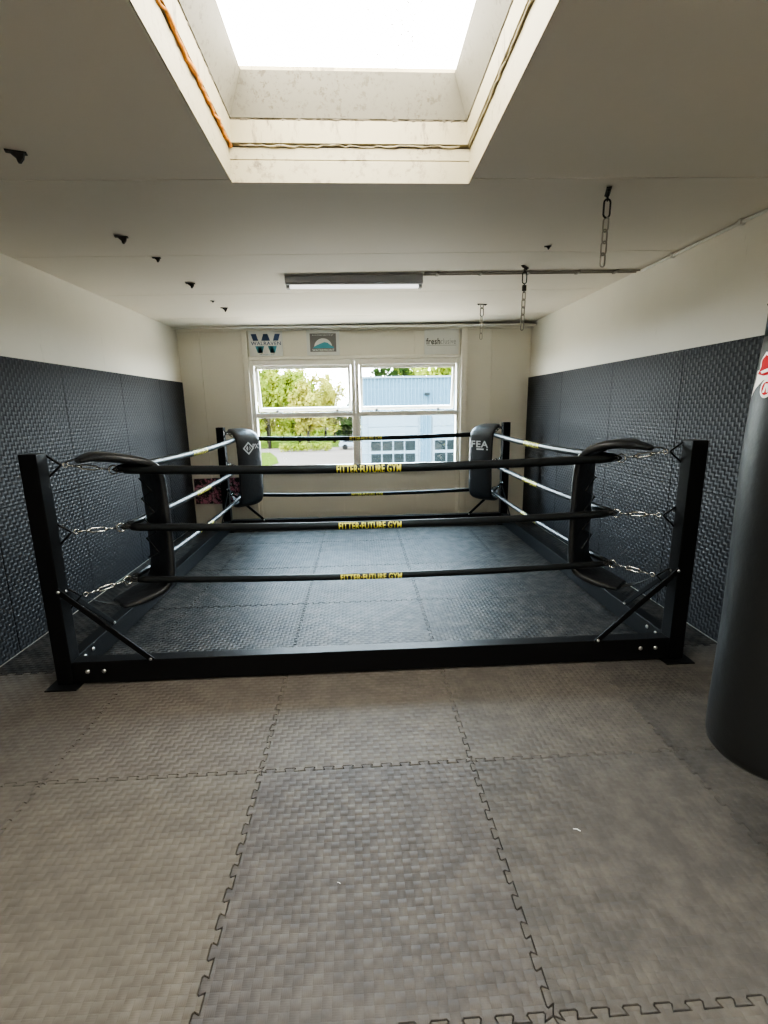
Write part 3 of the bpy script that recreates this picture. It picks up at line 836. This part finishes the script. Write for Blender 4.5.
bag_poly(red, .003, 'print_flame', M['red'], 14, 'red flame-like print')
bag_poly([(.05, 1.742), (.10, 1.752), (.16, 1.770), (.16, 1.764), (.11, 1.743), (.06, 1.735)], .0042, 'print_stroke', M['white_print'], 8)
def ringpts(cx, cz, r0, n=18): return [(cx + r0 * math.cos(2 * PI * k / n), cz + r0 * 1.1 * math.sin(2 * PI * k / n)) for k in range(n)]
bag_poly(ringpts(.092, 1.690, .026), .0030, 'print_roundel', M['white_print'], 6)
bag_poly(ringpts(.092, 1.690, .018), .0042, 'print_roundel_centre', M['red'], 5)
bag_poly([(.082, 1.678), (.088, 1.704), (.100, 1.704), (.106, 1.678), (.098, 1.678), (.094, 1.694), (.090, 1.678)], .0052, 'print_letter', M['white_print'], 4)

# ------------------------------------------------------------------ sign boards over the window
def sign(name, x0, x1, z0, z1, label, base='sign_white'):
    y = YB - .034
    t = tag(empty(name, ((x0 + x1) / 2, y, z0)), label, 'sign')
    mb = MB(); mb.box((x0, y, z0), (x1, y + .012, z1), .002); mb.build('board', M[base], t)
    return t, y - .001
R3, U3 = (1, 0, 0), (0, 0, 1)
SZ0, SZ1 = 2.3935, 2.733
t, y = sign('sponsor_sign', -1.485, -1.025, SZ0, SZ1, 'white sponsor board with a large blue W above the window, left')
cx, cz = -1.255, 2.565
def poly(mb, pts, y):
    mb.norec = True; mb.bm.faces.new([mb.bm.verts.new((px, y, pz)) for px, pz in pts])
def wpart(lo, hi, mat, nm):
    mb = MB(); hw, hh = .195, .125
    def sl(xa, xb, wd):   # one slanted limb cut to a height band
        q = []
        for z in (lo, hi): 
            f = (z + hh) / (2 * hh); xc = xa + (xb - xa) * f; q.append((cx + xc, cz + z))
        poly(mb, [(q[0][0] - wd, q[0][1]), (q[0][0] + wd, q[0][1]), (q[1][0] + wd, q[1][1]), (q[1][0] - wd, q[1][1])], y)
    if hi > .1: sl(-.085, -.165, .036); sl(.085, .165, .036); sl(-.085, 0, .030); sl(.085, .0, .030)
    else:
        sl(-.085, -.165, .036); sl(-.085, 0, .030); mb.build(nm, mat, t); mb = MB()
        sl(.085, .165, .036); sl(.085, .0, .030)
    mb.build(nm, mat, t)
wpart(.035, .125, M['navy'], 'emblem'); wpart(-.125, -.035, M['teal'], 'emblem')
mb = MB(); flat_text(mb, 'WALRAVEN', (cx, y, cz), R3, U3, .41, .048, .01); mb.build('lettering', M['navy'], t)
mb = MB(); flat_text(mb, 'TRANSPORT', (cx, y, cz - .148), R3, U3, .20, .018); mb.build('small_lettering', M['teal'], t)
t, y = sign('sponsor_sign', -.69, -.235, SZ0 , SZ1 + .002, 'white-edged sponsor board with a blue wave under a pale arch, above the window')
mb = MB(); poly(mb, [(-.645, 2.445), (-.28, 2.445), (-.28, 2.69), (-.645, 2.69)], y); mb.build('print_panel', M['sign_grey'], t)
mb = MB(); c0 = (-.462, 2.505); poly(mb, [(c0[0] + .125 * math.cos(PI * k / 16), c0[1] + .12 * math.sin(PI * k / 16)) for k in range(17)], y - .001); mb.build('arch', M['sign_white'], t)
mb = MB(); poly(mb, [(-.60, 2.492), (-.315, 2.492), (-.315, 2.508), (-.36, 2.535), (-.40, 2.565), (-.445, 2.575), (-.50, 2.555), (-.56, 2.53), (-.60, 2.505)], y - .002); mb.build('wave', M['wave'], t)
mb = MB(); flat_text(mb, 'KLUSSENBEDRIJF', (-.462, y - .002, 2.665), R3, U3, .29, .020); flat_text(mb, 'WATERFRONT', (-.462, y - .002, 2.468), R3, U3, .31, .030, .02); mb.build('lettering', M['sign_white'], t)
t, y = sign('sponsor_sign', .965, 1.455, SZ0, SZ1, 'pale sponsor board reading fresh in black above the window, right')
mb = MB(); flat_text(mb, 'fresh', (1.09, y, 2.57), R3, U3, .20, .085, .02); mb.build('lettering', M['ink'], t)
mb = MB(); flat_text(mb, 'clusive', (1.305, y, 2.57), R3, U3, .215, .075); mb.norec = True; poly(mb, [(1.0, 2.512), (1.42, 2.512), (1.42, 2.518), (1.0, 2.518)], y); mb.build('small_lettering', M['ink_soft'], t)

# graffiti cloth low in the back left corner
t = tag(empty('graffiti_panel', (-2.1, YB - .02, .31)), 'pink and black graffiti printed panels low on the back wall, left corner', 'panel')
mb = MB(); mb.box((-2.43, YB - .03, .315), (-2.175, YB - .004, .69), .004); mb.build('panel', M['graffiti'], t)
mb = MB(); mb.box((-2.168, YB - .03, .31), (-1.76, YB - .004, .695), .004); mb.build('panel', M['graffiti'], t)

# scraps on the mats
def scrap(x, y, s, lab):
    mb = MB(); B = mb.bm
    v = [B.verts.new((x + s * a, y + s * b_, .002 + s * c)) for a, b_, c in ((-1, .5, 0), (.2, .25, .12), (1, -.45, 0), (.75, -.75, .03), (-.1, -.1, .16), (-1.05, .2, .02))]
    B.faces.new((v[0], v[1], v[4], v[5])); B.faces.new((v[1], v[2], v[3], v[4]))
    tag(mb.build('paper_scrap', M['scrap'], None, (x, y, 0)), lab, 'litter', 'litter on the floor mats')
scrap(.827, 1.578, .013, 'tiny white scrap lying on the mat in front of the punching bag')
scrap(-.115, 1.42, .006, 'tiny white crumb on the middle front mat')

# ------------------------------------------------------------------ outside
GZ = -3.3
structure('ground', MB().box((-70, 8.5, GZ - .2), (70, 140, GZ)), M['paving'])
mb = MB(); mb.norec = True
mb.bm.faces.new([mb.bm.verts.new(p) for p in ((-40, 40, GZ + .03), (-8.6, 42, GZ + .03), (-7.6, 46, GZ + .03), (-8.8, 52, GZ + .03), (-10.5, 58, GZ + .03), (-40, 58, GZ + .03))])
mb.bm.faces.new([mb.bm.verts.new(p) for p in ((-60, 64, GZ + .03), (30, 64, GZ + .03), (30, 120, GZ + .03), (-60, 120, GZ + .03))])
structure('lawn', mb, M['grass'])
def leaves(mb, c, rad, n, size, rnd, shell=.5):
    B = mb.bm; c = Vector(c)
    for _ in range(n):
        v = Vector((rnd.gauss(0, 1), rnd.gauss(0, 1), rnd.gauss(0, 1))).normalized() * (shell + (1 - shell) * rnd.random())
        p = c + Vector((v.x * rad[0], v.y * rad[1], v.z * rad[2]))
        a = Vector((rnd.gauss(0, 1), rnd.gauss(0, 1), rnd.gauss(0, 1))).normalized(); b_ = a.cross(Vector((rnd.gauss(0, 1), rnd.gauss(0, 1), rnd.gauss(0, 1)))).normalized()
        s = size * rnd.uniform(.6, 1.3)
        B.faces.new([B.verts.new(p + a * s), B.verts.new(p + b_ * s * .6), B.verts.new(p - a * s), B.verts.new(p - b_ * s * .6)])
def tree(x, y, h, w, mat, label, seed, n=1500, bare=False):
    rnd = random.Random(seed)
    t = tag(empty('tree', (x, y, GZ)), label, 'tree', 'trees outside the window')
    mb = MB(); top = Vector((x + rnd.uniform(-.4, .4), y, GZ + h * .75))
    mb.tube([(x, y, GZ), (x + .1, y, GZ + h * .3), top], [.22, .16, .05], 8)
    tips = []
    for k in range(9):
        a = rnd.uniform(0, 2 * PI); s = rnd.uniform(.25, .6); p = Vector((x, y, GZ)).lerp(top, s); q = p + Vector((math.cos(a) * w * .7, math.sin(a) * w * .6, h * rnd.uniform(.15, .35)))
        mb.tube([p, p.lerp(q, .5) + Vector((0, 0, .3)), q], [.09, .06, .02], 6); tips.append(q)
    mb.build('trunk', M['bark'], t)
    mb = MB(); mb.norec = True
    k = 22
    for i in range(k):
        a = rnd.uniform(0, 2 * PI); rr = math.sqrt(rnd.random()) * w * .8; zz = GZ + h * rnd.uniform(.24, .95)
        leaves(mb, (x + math.cos(a) * rr, y + math.sin(a) * rr, zz), (w * .45, w * .45, h * .13), int(n * 1.4) // k, .26 if not bare else .2, rnd, .3)
    mb.build('foliage', M[mat], t)
spec = [(-16.4, 66, 10.6, 2.6, 'leaf_a', 'green leafy tree at the left edge of the window view', 3600),
        (-13.6, 74, 11.4, 2.7, 'leaf_b', 'yellow green tall tree, second from the left through the window', 3600),
        (-11.6, 64, 10.2, 2.5, 'leaf_a', 'green tree left of the middle of the left window', 3600),
        (-10.4, 81, 11.2, 2.7, 'leaf_b', 'yellow tree standing behind the green ones in the left window', 3200),
        (-8.4, 70, 9.8, 2.5, 'leaf_a', 'green tree in the middle of the left window', 3400),
        (-6.4, 62, 8.4, 2.3, 'leaf_b', 'yellow green tree rising behind the hedge', 3000),
        (-5.2, 77, 9.8, 2.5, 'leaf_b', 'yellowish far tree right of the middle in the left window', 2600),
        (-3.6, 73, 8.6, 2.3, 'leaf_b', 'thin sparse tree near the window mullion', 1500),
        (-1.2, 67.5, 5.8, 1.7, 'leaf_c', 'low dark green tree beside the pale blue building', 1900)]
for i, (x, y, h_, w_, m_, lab, n_) in enumerate(spec): tree(x, y, h_, w_, m_, lab, i + 1, n_, n_ < 1600)
tree(3.6, 50, 9.4, 2.0, 'leaf_c', 'dark green treetop behind the roof of the blue building, left one', 7, 1700)
tree(7.6, 50, 9.4, 1.9, 'leaf_a', 'bright green treetop behind the roof, middle one', 8, 1700)
tree(11.4, 50, 9.4, 1.9, 'leaf_b', 'yellowish treetop behind the roof, right one', 9, 1700)
tree(5.6, 55, 9.9, 1.9, 'leaf_a', 'green treetop behind the roof, between the two left ones', 12, 1700)
tree(9.6, 55, 9.9, 1.9, 'leaf_c', 'dark treetop behind the roof, between the two right ones', 13, 1700)
rnd = random.Random(15)
mb = MB(); mb.norec = True
for k in range(34): leaves(mb, (-34 + k * 1.05, 92 + rnd.uniform(-1, 1), GZ + rnd.uniform(1.2, 2.6)), (1.1, .9, 2.0), 110, .34, rnd, .3)
tag(mb.build('distant_bushes', M['leaf_a'], None, (-17, 92, GZ)), 'band of distant green bushes behind the tree trunks, left window', 'bushes', kind='stuff')
rnd = random.Random(5)
t = tag(empty('hedge', (-5.3, 58.5, GZ)), 'clipped green hedge along the paving outside the left window', 'hedge')
mb = MB(); mb.norec = True
for k in range(20): leaves(mb, (-9.2 + k * .3, 58.5, GZ + .55), (.35, .5, .55), 70, .14, rnd, .4)
mb.build('foliage', M['leaf_a'], t)
# pale blue garage building
FY = 27.0
bld = tag(empty('garage_building', (6, FY, GZ)), 'pale blue corrugated building with glazed garage doors outside the window', 'building')
mb = MB(); mb.box((.22, FY + .12, GZ), (13, FY + 12, 3.2)); 
mb.build('wall', M['door_pale'], bld)
mb = MB(); B = mb.bm
def corr(x0, x1, z0, z1, pitch=.20, d=.05, y=FY + .11):
    xs = []; x = x0
    while x < x1 - 1e-4:
        for f, o in ((0, 0), (.35, 0), (.5, 1), (.85, 1)):
            if x + f * pitch <= x1: xs.append((x + f * pitch, y - d * o))
        x += pitch
    xs.append((x1, y)); a = [B.verts.new((p[0], p[1], z0)) for p in xs]; b2 = [B.verts.new((p[0], p[1], z1)) for p in xs]
    for k in range(len(xs) - 1): B.faces.new((a[k], a[k + 1], b2[k + 1], b2[k]))
corr(.22, 13, 1.42, 3.25); corr(3.42, 4.05, GZ, 1.40, .21); corr(7.2, 7.85, GZ, 1.4, .21)
mb.norec = True
mb.build('cladding', M['blue_clad'], bld)
mb = MB(); mb.box((.15, FY - .02, 3.22), (13.05, FY + .3, 3.32)); mb.box((.15, FY, 1.38), (13, FY + .115, 1.46)); mb.build('flashing', M['door_pale'], bld)
for x0, x1, nw in ((.55, 3.30, 4), (4.12, 7.1, 4)):
    mb = MB()
    for z0, z1 in ((.62, 1.15), (.08, .60), (-.46, .06), (-1.0, -.48), (-1.54, -1.02), (-2.08, -1.56), (-2.62, -2.10), (GZ, -2.64)): mb.box((x0, FY + .04, z0), (x1, FY + .115, z1), .012)
    dr = mb.build('door', M['door_pale'], bld)
    w_ = (x1 - x0 - .2) / nw
    for k in range(nw):
        for z0, z1 in ((-.68, -.16), (-1.36, -.86)):
            mb = MB(); mb.box((x0 + .12 + k * w_, FY + .015, z0), (x0 + .12 + (k + 1) * w_ - .09, FY + .039, z1)); mb.build('door_pane', M['door_glass'], dr)
mb = MB(); mb.box((3.66, FY - .25, 2.28), (3.92, FY + .06, 2.42), .02); mb.build('flood_light', M['lamp_dark'], bld)
# white car beyond the hedge
CX0, CY0 = -.4, 60.5
car = tag(empty('car', (CX0, CY0, GZ)), 'white car parked on the paving at the end of the hedge', 'car')
mb = MB(); B = mb.bm
side = [(-2.0, .35), (2.1, .35), (2.15, .75), (1.5, .92), (.85, 1.42), (-1.2, 1.46), (-1.95, .95), (-2.08, .6)]
A_ = [B.verts.new((CX0 + a, CY0 - .85, GZ + z)) for a, z in side]; C_ = [B.verts.new((CX0 + a, CY0 + .85, GZ + z)) for a, z in side]
B.faces.new(A_); B.faces.new(C_[::-1])
for k in range(len(side)): B.faces.new((A_[k], A_[(k + 1) % len(side)], C_[(k + 1) % len(side)], C_[k]))
bmesh.ops.bevel(B, geom=B.edges[:], offset=.06, segments=2, affect='EDGES'); mb.build('car_body', M['car_paint'], car)
mb = MB(); mb.norec = True; mb.bm.faces.new([mb.bm.verts.new((CX0 + a, CY0 - .856, GZ + z)) for a, z in ((-1.6, .95), (1.2, .95), (.78, 1.34), (-1.15, 1.37))]); mb.build('side_window', M['car_glass'], car)
for x in (-1.3, 1.35):
    for yy in (-.80, .80):
        mb = MB(); mb.lathe([(.31, -.1), (.33, -.06), (.33, .06), (.31, .1)], (CX0 + x, CY0 + yy, GZ + .332), 18, (0, 1, 0)); mb.build('wheel', M['rubber'], car)

# ------------------------------------------------------------------ light
w = bpy.data.worlds.new('sky'); SC.world = w; w.use_nodes = True; nt = w.node_tree; nt.nodes.clear(); N = NT(nt)
o_ = N.n('ShaderNodeOutputWorld'); bg = N.n('ShaderNodeBackground')
tc = N.n('ShaderNodeTexCoord'); sp = N.n('ShaderNodeSeparateXYZ'); N.l(tc.outputs['Generated'], sp.inputs[0])
c = N.mix(N.ramp(sp.outputs[2], 0, .6), (.93, .975, 1), (.55, .77, 1.0))
N.l(c, bg.inputs[0]); bg.inputs[1].default_value = 38; N.l(bg.outputs[0], o_.inputs[0])
def portal(name, loc, rot, sx, sy):
    l = bpy.data.lights.new(name, 'AREA'); l.shape = 'RECTANGLE'; l.size = sx; l.size_y = sy; l.cycles.is_portal = True
    ob = bpy.data.objects.new(name, l); ob.location = loc; ob.rotation_euler = rot; COL.objects.link(ob)
portal('window_portal', (0, YB + .30, 1.57), (-PI / 2, 0, 0), 3.2, 1.8)
sl = bpy.data.lights.new('sun', 'SUN'); sl.energy = 16; sl.angle = math.radians(2); sl.color = (1, .95, .86)
so = bpy.data.objects.new('sun', sl); so.rotation_euler = Vector((.45, .62, -.75)).to_track_quat('-Z', 'Y').to_euler(); so.location = (0, 0, 20); COL.objects.link(so)

# added area lamp below the sill, imitating light bounced off the sunlit yard
bl = bpy.data.lights.new('yard_bounce_fill', 'AREA'); bl.shape = 'RECTANGLE'; bl.size = 5.5; bl.size_y = 1.8; bl.energy = 520; bl.color = (1, .92, .76)
bo = bpy.data.objects.new('yard_bounce_fill', bl); bo.location = (0, 9.1, -.55); bo.rotation_euler = Vector((0, -.62, .78)).to_track_quat('-Z', 'Y').to_euler(); COL.objects.link(bo)

# ------------------------------------------------------------------ camera
f, p, yw, r, h = 483.1867, .2125739, .0490469, .0173683, 1.66251
fw = Vector((math.sin(yw) * math.cos(p), math.cos(yw) * math.cos(p), -math.sin(p))); rt = Vector((math.cos(yw), -math.sin(yw), 0)); dn = fw.cross(rt)
cxv = rt * math.cos(r) + dn * math.sin(r); cyv = -rt * math.sin(r) + dn * math.cos(r)
cam = bpy.data.cameras.new('camera'); co = bpy.data.objects.new('camera', cam); COL.objects.link(co)
MW = Matrix([[cxv[i], -cyv[i], -fw[i]] for i in range(3)]).to_4x4(); MW.translation = Vector((0, 0, h)); co.matrix_world = MW
cam.sensor_fit = 'HORIZONTAL'; cam.sensor_width = 36; cam.lens = f * 36 / 768; cam.clip_start = .02; cam.clip_end = 500
SC.camera = co
SC.view_settings.view_transform = 'AgX'; SC.view_settings.look = 'AgX - Medium High Contrast'; SC.view_settings.exposure = 0.6
try:
    SC.cycles.max_bounces = 10; SC.cycles.diffuse_bounces = 6; SC.cycles.glossy_bounces = 4; SC.cycles.transparent_max_bounces = 12
    SC.cycles.sample_clamp_indirect = 6; SC.cycles.caustics_reflective = False; SC.cycles.caustics_refractive = False
except Exception: pass
